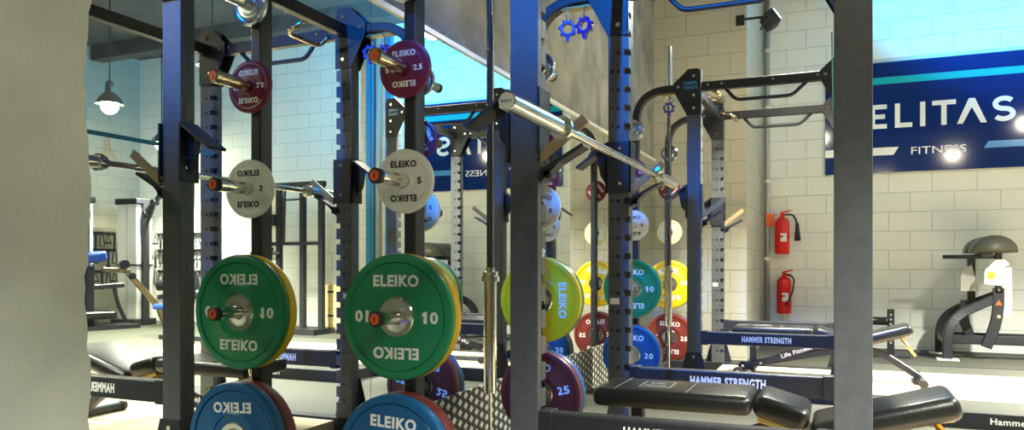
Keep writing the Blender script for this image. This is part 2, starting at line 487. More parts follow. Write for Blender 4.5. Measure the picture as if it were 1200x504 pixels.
def bar_hook(x, y):
    b = nb(); s = 1 if y > 0 else -1
    for dx in (-0.058, 0.058): box(b, (x+dx, y, 1.455), (0.010, 0.104, 0.25), bev=0.002)
    box(b, (x, y-s*0.046, 1.455), (0.126, 0.012, 0.25), bev=0.002)
    for dz in (-0.08, 0.09): cyl(b, (x+0.01, y-s*0.051, 1.455+dz), (x+0.01, y-s*0.056, 1.455+dz), 0.008, seg=10, mi=2)
    # cradle rising away from the upright on the +x side, with tan liner cheeks
    p0, p1 = V((x+0.055, y, 1.302)), V((x+0.205, y, 1.384))
    d = p1-p0; ang = math.atan2(d.z, d.x); L = d.length; c = (p0+p1)/2
    box(b, c-V((-math.sin(ang), 0, math.cos(ang)))*0.008, (L, 0.075, 0.012), rot=Y(-ang))
    p0, p1 = V((x+0.055, y-0.042, 1.335)), V((x+0.222, y-0.042, 1.462))
    d = p1-p0; ang = math.atan2(d.z, d.x); L = d.length; c = (p0+p1)/2
    box(b, c, (L, 0.010, 0.036), rot=Y(-ang), mi=1)
    prism(b, [(x+0.06, 1.26), (x+0.06, 1.31), (x+0.13, 1.33)], 'y', y-0.03, y+0.03)
    cyl(b, (x+0.08, y-0.03, 1.285), (x+0.08, y+0.03, 1.285), 0.013, seg=12)
    # slanting catch falling away on the -x side
    q0, q1 = V((x-0.055, y, 1.575)), V((x-0.215, y, 1.462))
    d = q1-q0; ang = math.atan2(d.z, d.x); c = (q0+q1)/2
    box(b, c, (d.length, 0.10, 0.011), rot=Y(-ang))
    prism(b, [(x-0.06, 1.36), (x-0.06, 1.565), (x-0.12, 1.525), (x-0.10, 1.42)], 'y', y-0.012, y+0.012)
    for dz in (1.39, 1.43): cyl(b, (x-0.066, y-0.02, dz), (x-0.070, y-0.02, dz), 0.008, seg=8, mi=2)
    return b

def peg(y0, s):
    """s = outward y sign"""
    b = nb()
    lathe(b, [(0.0, y0+s*0.002), (0.036, y0+s*0.002), (0.036, y0+s*0.012), (0.0245, y0+s*0.013), (0.0245, y0+s*0.205), (0.027, y0+s*0.206), (0.027, y0+s*0.226), (0.019, y0+s*0.230)], seg=28, mi=[0, 0, 0, 0, 1, 1, 1])
    lathe(b, [(0.019, y0+s*0.229), (0.0, y0+s*0.229)], seg=28, mi=2)
    box(b, (0, y0+s*0.2305, 0), (0.004, 0.002, 0.016), mi=1)
    return b

def make_rack(yc, label):
    t = thing('power_rack', label, 'power rack', (-0.7, yc, 0), 0, 'power racks'); SH = (0.7, 0, 0)
    P = lambda n, b, m, par=t: obj(n, b, m, par, SH)
    for (x, inn) in ((RX, 1), (CX, -1)):
        for y in (-HY, HY):
            P('upright', upright(x, y, inn, True), ['steel', 'textk', 'paper'])
            out = 1 if y > 0 else -1
            P('head_plate', head_plate(x, y, -1 if x < -0.5 else 1, out, y < 0) if False else head_plate(x, y, 1, out, False) if False else hp(x, y, out), ['black', 'chrome', 'sky'])
            b = nb(); yy = y+out*0.044
            prism(b, [(x-0.115, 0.10), (x+0.115, 0.10), (x+0.055, 0.325), (x-0.055, 0.325)], 'y', yy-0.004, yy+0.004)
            for z in (0.13, 0.29): cyl(b, (x, yy+out*0.004, z), (x, yy+out*0.011, z), 0.011, seg=10, mi=1)
            P('foot_gusset', b, ['black', 'chrome'])
    for y in (-HY, HY):
        s = 1 if y > 0 else -1
        b = nb(); rtube(b, rounded([(SX, y, 0.10), (SX, y, 2.313), (RX-0.04, y, 2.313)], 0.25, 10), 0.050, 0.074, (0, 1, 0))
        for z in PEGZ:
            for dz in (-0.06, 0.06): cyl(b, (SX, y-s*0.037, z+dz), (SX, y-s*0.043, z+dz), 0.009, seg=8, mi=1)
        P('storage_upright', b, ['black', 'chrome'])
        b = nb(); box(b, ((SX+CX)/2, y, 0.05), (CX-SX+0.12, 0.074, 0.10), bev=0.004); P('base_tube', b, 'black')
        b = nb(); box(b, ((RX+CX)/2, y, 2.313), (CX-RX-0.09, 0.05, 0.066), bev=0.004)
        for x in (RX+0.10, RX+0.2, -0.42, -0.12, -0.04): cyl(b, (x, y-0.025, 2.32), (x, y-0.030, 2.32), 0.009, seg=8, mi=1)
        P('top_beam', b, ['black', 'chrome'])
        b = nb(); tube(b, rounded([(-0.76, y, 2.29), (-0.68, y, 2.195), (-0.29, y, 2.195), (-0.19, y, 2.29)], 0.04), 0.013, 10)
        P('pull_up_grip', b, 'black')
        b = nb(); box(b, ((RX+CX)/2, y, 0.433), (CX-RX-0.085, 0.062, 0.095), bev=0.007)
        for x in (RX+0.075, CX-0.075): box(b, (x, y, 0.433), (0.05, 0.074, 0.105), bev=0.004)
        P('side_beam', b, 'black')
        lb = nb(); text(lb, 'HAMMER STRENGTH', 0.34, 0.044, (-0.465, y-0.0312, 0.433), (1, 0, 0), (0, 0, 1), bold=0.04)
        P('lettering', lb, 'textw')
        for i, z in enumerate(PEGZ):
            b = nb()
            m0 = 'bronze' if i == 1 else 'chrome'
            bb = peg(s*(HY+0.037), s); bmesh.ops.translate(bb, vec=V((SX, 0, z)), verts=bb.verts[:]); b.free()
            P('plate_peg', bb, [m0, 'blacksat' if i != 1 else 'bronze', 'orange'])
        P('bar_hook', bar_hook(RX, y), ['black', 'tan', 'chrome'])
    for x in (RX, CX):
        b = nb(); box(b, (x, 0, 2.313), (0.05, 2*HY-0.078, 0.066), bev=0.004); P('top_beam', b, 'black')
    b = nb(); box(b, (SX, 0, 0.05), (0.05, 2*HY-0.076, 0.08), bev=0.004); P('base_tube', b, 'black')
    # angled grips under the beams on the rack's inside
    for y0, y1 in ((-0.59, -0.30), (0.59, 0.30)):
        b = nb(); tube(b, rounded([(-0.87, y0, 2.30), (-0.80, y0, 2.25), (-0.80, y1, 2.25), (-0.93, y1, 2.30)], 0.05), 0.014, 10); P('angled_grip', b, 'bronze')
    # socket carrying the upright barbell
    b = nb(); lathe(b, [(0.0, 0.085), (0.05, 0.085), (0.05, 0.10), (0.007, 0.101), (0.007, 0.490), (0.022, 0.491), (0.022, 0.4985), (0.0, 0.4985)], o=(-1.215, -0.415, 0), axis='z', seg=24); P('bar_socket', b, 'chrome')
    b = nb(); box(b, ((SX+-1.215)/2+0.03, -0.415, 0.045), (0.33, 0.10, 0.08)); P('socket_base', b, 'black')
    if yc < 5:
        b = nb(); box(b, (CX-0.057, 0, 1.667), (0.004, 2*HY-0.08, 0.024)); P('safety_strap', b, 'strap')['label'] = 'teal strap'
    return t

def hp(x, y, out):
    """head plate: its point faces the storage side on the RX line, the inside on the CX line"""
    b = nb(); yy = y+out*0.043
    poly = [(0.052, 2.10), (0.052, 2.41), (0.030, 2.445), (-0.040, 2.445), (-0.150, 2.345), (-0.150, 2.285), (-0.052, 2.10)]
    prism(b, [(x+u, z) for u, z in poly], 'y', yy-0.0045, yy+0.0045)
    for u, z in ((0.0, 2.39), (0.0, 2.245), (0.0, 2.15), (-0.115, 2.315)):
        cyl(b, (x+u, yy+out*0.004, z), (x+u, yy+out*0.010, z), 0.011, seg=10, mi=1)
    if out < 0:
        text(b, 'HAMMER', 0.10, 0.024, (x-0.025, yy-0.0046, 2.338), (1, 0, 0), (0, 0, 1), mi=2, bold=0.03)
        text(b, 'STRENGTH', 0.10, 0.024, (x-0.025, yy-0.0046, 2.304), (1, 0, 0), (0, 0, 1), mi=2, bold=0.03)
    else:   # inner twin of the plate
        prism(b, [(x+u, z) for u, z in poly], 'y', y-0.0475, y-0.0385)
        for u, z in ((0.0, 2.39), (0.0, 2.15), (-0.115, 2.315)): cyl(b, (x+u, y-0.048, z), (x+u, y-0.053, z), 0.011, seg=10, mi=1)
    return b

YC1, YC2 = 3.065, 6.445
make_rack(YC1, 'slate grey power rack nearest the camera, holding the chrome barbell')
make_rack(YC2, 'dark power rack farther back by the block wall, its head plates in full view')

# ------------------------------------------------------------------ weight plates
def plate_proto(kind, R, T, body, tcol, num, hubm, hubr):
    """local origin at the hub centre, axis y; lettering on both faces"""
    root = thing('weight_plate', 'x', 'weight plate')
    b = nb(); h = T/2
    if R > 0.2:
        half = [(hubr, -h+0.004), (hubr+0.028, -h+0.003), (hubr+0.032, -h), (hubr+0.037, -h+0.003), (R*0.845, -h+0.003), (R*0.86, -h+0.0065), (R*0.875, -h), (R-0.012, -h), (R-0.003, -h+0.004), (R, -h+0.012)]
    else:
        half = [(hubr, -h+0.001), (R*0.72, -h+0.001), (R*0.76, -h+0.003), (R*0.80, -h+0.001), (R-0.008, -h), (R-0.001, -h+0.004), (R, -h+0.007)]
    prof = half+[(r, -y) for r, y in reversed(half)]
    lathe(b, prof, seg=80)
    obj('rubber_disc', b, body, root)
    b = nb()
    if R > 0.2:
        hh = [(0.0255, -h+0.0006), (0.034, -h+0.0002), (0.038, -h+0.002), (hubr-0.004, -h+0.000), (hubr, -h+0.004)]
    else:
        hh = [(0.0255, -h-0.004), (0.036, -h-0.004), (0.040, -h+0.000), (hubr, -h+0.001)]
    prof = hh+[(r, -y) for r, y in reversed(hh)]+[hh[0]]
    lathe(b, prof, seg=48); obj('hub_ring', b, hubm, root)
    b = nb()
    if num:
        for s in (-1, 1):
            r = V((-s, 0, 0)); up = V((0, 0, 1)); yy = s*(h-0.0028) if R > 0.2 else s*(h-0.0008)
            big = R > 0.2
            wd, ht, ro = (0.185, 0.042, 0.128) if big else (R*0.92, R*0.21, R*0.53)
            sg = 1
            text(b, 'ELEIKO', wd, ht, (0, yy, ro), r, up, bold=0.035)
            text(b, 'ELEIKO', wd, ht, (0, yy, -ro), -r, -up, bold=0.035)
            nw, nh = (0.074, 0.042) if big else (R*0.17*(1 if len(num) == 1 else 2.2), R*0.20)
            nr = 0.135 if big else R*0.56
            if big and len(num) == 1: nw = 0.035
            number(b, num, nw, nh, r*nr+V((0, yy, 0)), r, up, bold=0.035)
            number(b, num, nw, nh, -r*nr+V((0, yy, 0)), -r, -up, bold=0.035)
        obj('lettering', b, tcol, root)
    else:
        for s in (-1, 1):
            text(b, 'ELEIKO', R*1.0, R*0.2, (0, s*(h-0.0008), R*0.55), (-s, 0, 0), (0, 0, 1), bold=0.03)
        obj('lettering', b, 'textk', root)
    return root
KINDS = {
    'silver': (0.083, 0.022, 'silver', 'textk', '', 'silver', 0.048),
    'burg': (0.104, 0.024, 'burg', 'textw', '2.5', 'burg', 0.05),
    'white': (0.116, 0.026, 'whitep', 'textk', '5', 'whitep', 0.05),
    'pale': (0.116, 0.026, 'paley', 'textw', '1.5', 'paley', 0.05),
    'green': (0.225, 0.036, 'green', 'textw', '10', 'chrome', 0.072),
    'yellow': (0.225, 0.044, 'yellow', 'textw', '15', 'chrome', 0.072),
    'blue': (0.225, 0.050, 'blue', 'textw', '20', 'chrome', 0.072),
    'red': (0.225, 0.058, 'red', 'textw', '25', 'chrome', 0.072),
}
CN = {'silver': 'small silver metal plate', 'burg': 'small burgundy 2.5 plate', 'white': 'small white 5 plate', 'pale': 'small pale yellow plate',
      'green': 'green 10 bumper plate', 'yellow': 'yellow 15 bumper plate', 'blue': 'blue 20 bumper plate', 'red': 'dark red 25 bumper plate'}
protos = {}
def hang(kind, yc, side, dist, zi, where, rot=0.0):
    """dist: from upright face to the plate's inner face"""
    R, T = KINDS[kind][0], KINDS[kind][1]
    y = yc+side*(HY+0.053+dist+T/2)
    z = PEGZ[zi]-0.0006
    loc = (SX, y, z); lab = CN[kind]+' '+where
    r = (0, rot, 0)
    if kind not in protos:
        p = plate_proto(kind, *KINDS[kind]); p.location = loc; p.rotation_euler = r; p['label'] = lab; protos[kind] = p
        p['group'] = CN[kind]+'s'
    else:
        dup(protos[kind], loc, lab, r)
for ri, (yc, rn) in enumerate(((YC1, 'nearer'), (YC2, 'farther'))):
    for side, sn in ((-1, 'near side'), (1, 'far side')):
        pre = 'on the %s rack, %s, ' % (rn, sn)
        rr = [0.06, -0.1, 0.14, 0.0] if side < 0 else [0.5, 2.1, 0.3, PI/2]
        if ri == 1: rr = [a+0.12 for a in rr[:3]]+[0.08 if side < 0 else -0.1]
        hang('silver', yc, side, 0.0, 0, pre+'top peg', rr[0])
        hang('burg', yc, side, 0.0, 1, pre+'second peg', 0.0 if side < 0 else rr[1])
        hang('pale' if (ri == 1 and side == 1) else 'white', yc, side, 0.0, 2, pre+'third peg', 0.0 if side < 0 else rr[2])
        hang('yellow', yc, side, 0.0, 3, pre+'behind a green one', rr[3] if side > 0 else 0.4)
        hang('green', yc, side, 0.0446, 3, pre+'outermost', 0.0 if side < 0 else 0.7)
        hang('red', yc, side, 0.0, 4, pre+'innermost', -0.22 if (side > 0 and ri == 0) else 0.05)
        hang('blue', yc, side, 0.0586, 4, pre+'outermost', 0.05)

# ------------------------------------------------------------------ barbells
def barbell(label, loc, rot, endtext=True):
    """local: axis x... built along z, bottom end at z = 0, total 2.2 m"""
    t = thing('barbell', label, 'barbell', loc, 0, None); t.rotation_euler = rot
    b = nb(); lathe(b, [(0.0, 0.40), (0.014, 0.40), (0.014, 1.80), (0.0, 1.80)], axis='z', seg=20); obj('shaft', b, 'darksteel' if rot[0] == 0 else 'chrome', t)
    for s in (0, 1):
        f = (lambda z: z) if s == 0 else (lambda z: 2.2-z)
        b = nb()
        lathe(b, [(0.0, f(0)), (0.023, f(0)), (0.025, f(0.002)), (0.025, f(0.415)), (0.0365, f(0.416)), (0.0365, f(0.434)), (0.030, f(0.436)), (0.030, f(0.452)), (0.018, f(0.456)), (0.018, f(0.468)), (0.0, f(0.468))], axis='z', seg=32)
        sl = obj('sleeve', b, 'chrome', t)
        b = nb(); lathe(b, [(0.0, f(-0.0012)), (0.0205, f(-0.0012)), (0.0205, f(0.001)), (0, f(0.001))], axis='z', seg=28)
        if s == 0: text(b, 'ELEIKO', 0.030, 0.007, (0, 0, -0.0012), (-1, 0, 0), (0, 1, 0), 0.0006, mi=1)
        obj('end_cap', b, ['whitem', 'textk'], sl)
    return t
barbell('chrome barbell racked across the nearer rack, its end cap facing the camera', (-0.7787, 1.80, 1.4005), (-PI/2, PI, 0))
barbell('barbell standing upright at the nearer rack, in front of the mirror', (-1.215, YC1-0.415, 0.500), (0, 0, 0))
barbell('barbell standing upright at the farther rack by the block wall', (-1.215, YC2-0.415, 0.500), (0, 0, 0))

# ------------------------------------------------------------------ benches
def pad(bm, c, s, ang, mi=0, bev=0.028):
    box(bm, c, s, rot=Y(-ang), mi=mi, bev=bev, seg=4)
def make_bench(label, loc):
    t = thing('weight_bench', label, 'weight bench', loc, 0, 'adjustable benches')
    # local x: 0 at world -0.25 ; z: 0 on the platform top (0.09)
    z0 = -0.09
    b = nb(); pad(b, (-0.345, 0, 0.452+z0), (0.61, 0.33, 0.075), 0.0)
    for f in b.faces: f.smooth = True
    for x in (-0.56, -0.28): box(b, (x, 0, 0.4893+z0), (0.003, 0.30, 0.0015), mi=1)
    zt = 0.4900+z0
    for (cx_, cy_, sx, sy) in ((-0.42, -0.075, 0.12, 0.005), (-0.42, 0.075, 0.12, 0.005), (-0.48, 0, 0.005, 0.155), (-0.36, 0, 0.005, 0.155)): box(b, (cx_, cy_, zt), (sx, sy, 0.001), mi=1)
    text(b, 'Life', 0.06, 0.045, (-0.42, 0.03, zt), (1, 0, 0), (0, 1, 0), 0.001, mi=1); text(b, 'Fitness', 0.09, 0.040, (-0.42, -0.03, zt), (1, 0, 0), (0, 1, 0), 0.001, mi=1)
    obj('back_pad', b, ['vinyl', 'textg'], t)
    b = nb(); pad(b, (0.063, 0, 0.433+z0), (0.20, 0.31, 0.085), -0.27, bev=0.034)
    for f in b.faces: f.smooth = True
    obj('seat_pad', b, 'vinyl', t)
    b = nb(); pad(b, (0.405, 0, 0.430+z0), (0.49, 0.33, 0.085), 0.285, bev=0.032)
    for f in b.faces: f.smooth = True
    obj('leg_pad', b, 'vinyl', t)
    b = nb()
    box(b, (-0.345, 0, 0.407+z0), (0.56, 0.05, 0.022), bev=0.003)
    rtube(b, [(-0.02, 0, 0.405+z0), (0.16, 0, 0.352+z0), (0.62, 0, 0.455+z0)], 0.02, 0.26, (0, 1, 0))
    obj('pad_bracket', b, 'brass', t)
    b = nb()
    rtube(b, [(-0.50, 0, 0.40+z0), (-0.50, 0, 0.15+z0)], 0.05, 0.05, (0, 1, 0))
    rtube(b, [(-0.50, 0, 0.18+z0), (0.20, 0, 0.33+z0)], 0.05, 0.07, (0, 1, 0))
    rtube(b, rounded([(0.22, 0, 0.36+z0), (0.45, 0, 0.30+z0), (0.70, 0, 0.13+z0)], 0.10), 0.05, 0.05, (0, 1, 0))
    obj('frame', b, 'black', t)
    b = nb(); rtube(b, [(-0.44, -0.045, 0.19+z0), (0.05, -0.045, 0.375+z0)], 0.05, 0.012, (0, 1, 0))
    a = math.atan2(0.185, 0.49)
    cyl(b, (-0.435, -0.060, 0.19+z0), (-0.435, 0.04, 0.19+z0), 0.026, seg=18)
    cyl(b, (-0.435, -0.0605, 0.19+z0), (-0.435, -0.0625, 0.19+z0), 0.010, seg=12, mi=1)
    text(b, 'Life Fitness', 0.24, 0.034, (-0.17, -0.0513, 0.292+z0), (math.cos(a), 0, math.sin(a)), (-math.sin(a), 0, math.cos(a)), mi=2, bold=0.03)
    obj('adjustment_arm', b, ['black', 'chrome', 'textw'], t)
    for x in (-0.52, 0.70):
        b = nb(); cyl(b, (x, -0.27, 0.028), (x, 0.27, 0.028), 0.026, seg=16); 
        for e in (-1, 1): cyl(b, (x, e*0.255, 0.030), (x, e*0.285, 0.030), 0.0295, seg=16, mi=1)
        if x < 0: box(b, (x, 0, 0.06), (0.07, 0.07, 0.08), bev=0.005)
        obj('foot_bar', b, ['black', 'blacksat'], t)
    for e in (-1, 1):
        b = nb(); cyl(b, (-0.60, e*0.19-0.015, 0.040), (-0.60, e*0.19+0.015, 0.040), 0.038, seg=20); cyl(b, (-0.60, e*0.19-0.017, 0.040), (-0.60, e*0.19+0.017, 0.040), 0.012, seg=10, mi=1)
        box(b, (-0.56, e*0.19, 0.04), (0.10, 0.008, 0.03))
        obj('wheel', b, ['blacksat', 'chrome'], t)
    b = nb(); tube(b, [(0.56, -0.10, 0.44+z0), (0.66, -0.10, 0.30+z0)], 0.012, 10); obj('handle', b, 'brass', t)
    return t
bn = make_bench('black padded adjustable bench inside the nearer rack', (-0.25, 3.10, 0.09))
dup(bn, (-0.12, 6.47, 0.09), 'black padded adjustable bench inside the farther rack')

# ------------------------------------------------------------------ spring collars hanging on the racks
def collar(label, loc, rz=0.0):
    t = thing('bar_collar', label, 'collar', loc, rz, 'hanging bar collars')
    b = nb(); n = 26
    lathe(b, [(0.026, -0.018), (0.036, -0.018), (0.038, -0.012), (0.038, 0.012), (0.036, 0.018), (0.026, 0.018), (0.026, -0.018)], seg=n)
    for k in range(7):
        a = k*2*PI/7+0.3; box(b, (math.cos(a)*0.040, 0, math.sin(a)*0.040), (0.014, 0.030, 0.012), rot=Y(-a), bev=0.002)
    prism(b, [(-0.012, -0.036), (0.012, -0.036), (0.006, -0.064), (-0.006, -0.064)], 'y', -0.012, 0.012)
    obj('clamp_ring', b, 'purple', t)
    b = nb(); tube(b, rounded([(-0.004, 0, 0.035), (-0.004, 0, 0.085), (0.006, 0, 0.100)], 0.01), 0.0045, 8); obj('hanger_pin', b, 'chrome', t)
    return t
def hanger(label, loc):
    t = thing('collar_hanger', label, 'hook', loc, 0, 'collar hangers')
    b = nb(); box(b, (0, 0, 0), (0.17, 0.05, 0.012), bev=0.002)
    for x in (-0.05, 0.05): cyl(b, (x, -0.026, 0), (x, 0.026, 0), 0.008, seg=10)
    obj('bracket', b, 'brass', t)
hanger('brass bracket under the nearer rack top tube, carrying two collars', (-1.20, YC1+HY, 2.2735))
hanger('brass bracket under the farther rack top tube, carrying one collar', (-1.15, YC2-HY, 2.2735))
collar('indigo bar collar hanging at the nearer rack, left of the pair', (-1.245, YC1+HY-0.03, 2.165), 0.3)
collar('indigo bar collar hanging at the nearer rack, right of the pair', (-1.155, YC1+HY-0.03, 2.170), -0.2)
collar('indigo bar collar hanging under the farther rack top tube', (-1.17, YC2-HY-0.03, 2.165), 0.2)

# ------------------------------------------------------------------ sign
t = thing('gym_sign', 'navy ELITAS FITNESS sign on the block wall', 'sign', (1.10, YS, 2.69))
b = nb(); box(b, (0, -0.02, 0), (2.44, 0.04, 1.28), bev=0.003); obj('sign_board', b, 'sign', t)
yy = -0.0405
b = nb(); box(b, (0, yy, 0.425), (2.44, 0.002, 0.080)); obj('teal_stripe', b, 'teal', t)
b = nb(); prism(b, [(-1.22, -0.440), (-0.49, -0.440), (-0.435, -0.350), (-1.22, -0.350)], 'y', yy-0.001, yy+0.001); obj('white_stripe', b, 'signw', t)
b = nb(); prism(b, [(1.22, -0.415), (0.41, -0.415), (0.455, -0.340), (1.22, -0.340)], 'y', yy-0.001, yy+0.001); obj('blue_stripe', b, 'sky', t)
b = nb()
# E L I T (chevron A) S, each one outline
H = 0.28; zb = -0.13; th = 0.053
def LX(l): return l*0.758-0.005
def glyph(pts): prism(b, [(px, zb+pz) for px, pz in pts], 'y', yy-0.001, yy+0.001)
m_ = (H-th)/2
x = LX(-0.965); e_ = LX(-0.73)
glyph([(x, 0), (e_, 0), (e_, th), (x+th, th), (x+th, m_), (e_-0.02, m_), (e_-0.02, m_+th), (x+th, m_+th), (x+th, H-th), (e_, H-th), (e_, H), (x, H)])
x = LX(-0.62); e_ = LX(-0.385)
glyph([(x, 0), (e_, 0), (e_, th), (x+th, th), (x+th, H), (x, H)])
x = LX(-0.245)-th/2
glyph([(x, 0), (x+th, 0), (x+th, H), (x, H)])
x = LX(0.035); w_ = 0.118
glyph([(x-th/2, 0), (x+th/2, 0), (x+th/2, H-th), (x+w_, H-th), (x+w_, H), (x-w_, H), (x-w_, H-th), (x-th/2, H-th)])
x = LX(0.395); w_ = 0.145
glyph([(x-w_, 0), (x-w_+0.058, 0), (x, H-0.10), (x+w_-0.058, 0), (x+w_, 0), (x+0.030, H), (x-0.030, H)])
cx = LX(0.80); ra = (H-th)/4; cl = []
for k in range(15): a = math.radians(30+k*(240/14)); cl.append((cx+math.cos(a)*ra*1.45, H-th/2-ra+math.sin(a)*ra))
for k in range(15): a = math.radians(90-k*(240/14)); cl.append((cx+math.cos(a)*ra*1.5, th/2+ra+math.sin(a)*ra))
lf, rt = [], []
for k in range(len(cl)):
    p = V(cl[max(0, k-1)]); q = V(cl[min(len(cl)-1, k+1)]); d = (q-p).normalized(); n_ = V((-d.y, d.x))*th/2; c_ = V(cl[k])
    lf.append(c_+n_); rt.append(c_-n_)
for k in range(len(cl)-1):
    glyph([tuple(lf[k]), tuple(rt[k]), tuple(rt[k+1]), tuple(lf[k+1])])
obj('name_lettering', b, 'signw', t)
b = nb(); text(b, 'FITNESS', 0.552, 0.086, (-0.032, yy, -0.404), (1, 0, 0), (0, 0, 1), mi=0, bold=0.0); obj('fitness_lettering', b, 'signw', t)

# ------------------------------------------------------------------ pipe, sockets, extinguishers on the far right wall corner
t = thing('wall_pipe', 'grey pipe running up the corner of the block wall', 'pipe', (-0.775, YS-0.05, 0))
b = nb(); cyl(b, (0, 0, 0.0), (0, 0, ZC), 0.028, seg=16); cyl(b, (-0.035, 0.028, 0.0), (-0.035, 0.028, ZC), 0.012, seg=10); obj('pipe_run', b, 'greym', t)
for z in (1.05, 2.0, 2.9, 3.6):
    b = nb(); lathe(b, [(0.0285, z-0.02), (0.036, z-0.02), (0.036, z+0.02), (0.0285, z+0.02)], axis='z', seg=16); obj('pipe_clip', b, 'whitem', t)
b = nb(); box(b, (-0.68, YS-0.0305, 1.90), (0.16, 0.06, 0.20), bev=0.008); box(b, (-0.68, YS-0.062, 1.90), (0.11, 0.006, 0.14), bev=0.002)
tag(obj('junction_box', b, 'whitem'), 'white electrical box beside the wall pipe above the extinguishers', 'electrical box')
b = nb(); box(b, (-0.74, YS-0.012, 1.52), (0.10, 0.004, 0.16)); bmesh.ops.translate(b, vec=(0.0, -0.075, 0), verts=b.verts[:])
box(b, (-0.77, YS-0.045, 1.52), (0.03, 0.085, 0.03))
tag(obj('safety_sign', b, 'orange'), 'small orange sign beside the upper fire extinguisher', 'sign')
def extinguisher(label, loc, rot, hose):
    t = thing('fire_extinguisher', label, 'fire extinguisher', loc, rot, 'fire extinguishers')
    b = nb(); lathe(b, [(0.0, 0), (0.075, 0), (0.084, 0.012), (0.084, 0.36), (0.078, 0.40), (0.055, 0.43), (0.028, 0.445), (0.028, 0.46), (0, 0.46)], axis='z', seg=32); obj('cylinder_body', b, 'redp', t)
    b = nb(); cyl(b, (0, 0, 0.455), (0, 0, 0.49), 0.020, seg=14); prism(b, [(-0.02, 0.485), (0.10, 0.515), (0.10, 0.53), (-0.02, 0.505)], 'y', -0.012, 0.012)
    prism(b, [(-0.01, 0.465), (0.085, 0.465), (0.085, 0.475), (-0.01, 0.48)], 'y', -0.01, 0.01); cyl(b, (0, -0.02, 0.475), (0, -0.03, 0.475), 0.016, seg=14); obj('valve_handle', b, 'redp', t)
    b = nb()
    if hose == 'horn':
        tube(b, rounded([(0.01, 0, 0.475), (0.13, -0.01, 0.48), (0.17, -0.01, 0.36)], 0.06), 0.012, 10); cyl(b, (0.17, -0.01, 0.37), (0.175, -0.01, 0.16), 0.018, 0.038, seg=16)
        obj('horn', b, 'blacksat', t)
    else:
        tube(b, rounded([(0.01, 0, 0.475), (0.12, -0.03, 0.44), (0.10, -0.075, 0.25), (0.03, -0.094, 0.10)], 0.06), 0.010, 10); obj('hose', b, 'blacksat', t)
    b = nb(); n = 8
    for k in range(n):
        pass
    box(b, (0.02, -0.0845, 0.20), (0.07, 0.004, 0.10)); obj('label_sticker', b, 'paper', t)
    b = nb(); box(b, (0, 0.103, 0.25), (0.06, 0.04, 0.36), bev=0.003); lathe(b, [(0.0845, 0.20), (0.088, 0.20), (0.088, 0.225), (0.0845, 0.225)], axis='z', seg=32); obj('wall_bracket', b, 'redp', t)
    return t
extinguisher('upper red fire extinguisher with a black horn on the wall', (-0.60, YS-0.124, 1.105), 0, 'horn')
extinguisher('lower red fire extinguisher on the wall near the floor', (-0.58, YS-0.124, 0.39), 0, 'hose')

# ------------------------------------------------------------------ lamps and floodlights
def hanging_lamp(x, y, z, watts, colr, label, cone=118):
    t = thing('hanging_lamp', label, 'lamp', (x, y, z), 0, 'hanging lamps')
    b = nb(); lathe(b, [(0.03, 0.20), (0.05, 0.17), (0.06, 0.06), (0.13, -0.02), (0.17, -0.09), (0.165, -0.09), (0.125, -0.02), (0.05, 0.05), (0.0, 0.06)], axis='z', seg=32); obj('lamp_shade', b, 'silver', t)
    b = nb(); cyl(b, (0, 0, 0.18), (0, 0, ZC-z), 0.008, seg=8); obj('suspension_rod', b, 'black', t)
    b = nb(); sphere(b, (0, 0, -0.11), 0.10); obj('bulb', b, 'bulb', t)
    l = D.lights.new('lamp_light', 'SPOT'); l.energy = watts; l.color = colr; l.spot_size = math.radians(cone); l.spot_blend = 0.75; l.shadow_soft_size = 0.09
    o = D.objects.new('lamp_light', l); COL.objects.link(o); o.parent = t; o.location = (0, 0, -0.22)
for a in LAMPS: hanging_lamp(*a)
def floodlight(loc, target, watts, colr, ang, label, lens):
    t = thing('floodlight', label, 'floodlight', loc)
    d = (V(target)-V(loc)).normalized(); q = d.to_track_quat('-Z', 'Y'); t.rotation_mode = 'QUATERNION'; t.rotation_quaternion = q
    b = nb(); box(b, (0, 0, 0.05), (0.22, 0.15, 0.10), bev=0.01)
    for k in range(6): box(b, (-0.08+k*0.032, 0, 0.112), (0.006, 0.13, 0.03))
    obj('housing', b, 'black', t)
    b = nb(); box(b, (0, 0, -0.003), (0.19, 0.12, 0.006)); obj('lens', b, lens, t)
    b = nb(); tube(b, rounded([(-0.125, 0, 0.05), (-0.125, 0, 0.16), (0.125, 0, 0.16), (0.125, 0, 0.05)], 0.03), 0.008, 8); obj('bracket', b, 'black', t)
    l = D.lights.new('flood_light', 'SPOT'); l.energy = watts; l.color = colr; l.spot_size = math.radians(ang); l.spot_blend = 0.6; l.shadow_soft_size = 0.06
    o = D.objects.new('flood_light', l); COL.objects.link(o); o.parent = t; o.location = (0, 0, -0.02)
    return t
def keep(o, t):
    o.parent = t; o.matrix_parent_inverse = (Matrix.Translation(t.location) @ t.rotation_quaternion.to_matrix().to_4x4()).inverted()
FL1 = floodlight(*FLOODS[0], 'cyanlens'); FL2 = floodlight(*FLOODS[1], 'bluelens')

b = nb(); rtube(b, [(-0.55, 7.98, 3.47), (-0.62, 8.06, 3.47), (-0.90, 8.06, 3.47)], 0.03, 0.02, (0, 0, 1)); box(b, (-0.90, 8.085, 3.47), (0.08, 0.03, 0.10))
keep(obj('mounting_arm', b, 'black'), FL1)
b = nb(); cyl(b, (-0.9, 0.62, 3.95), (-0.9, 0.62, ZC), 0.015, seg=10)
keep(obj('mounting_rod', b, 'black'), FL2)

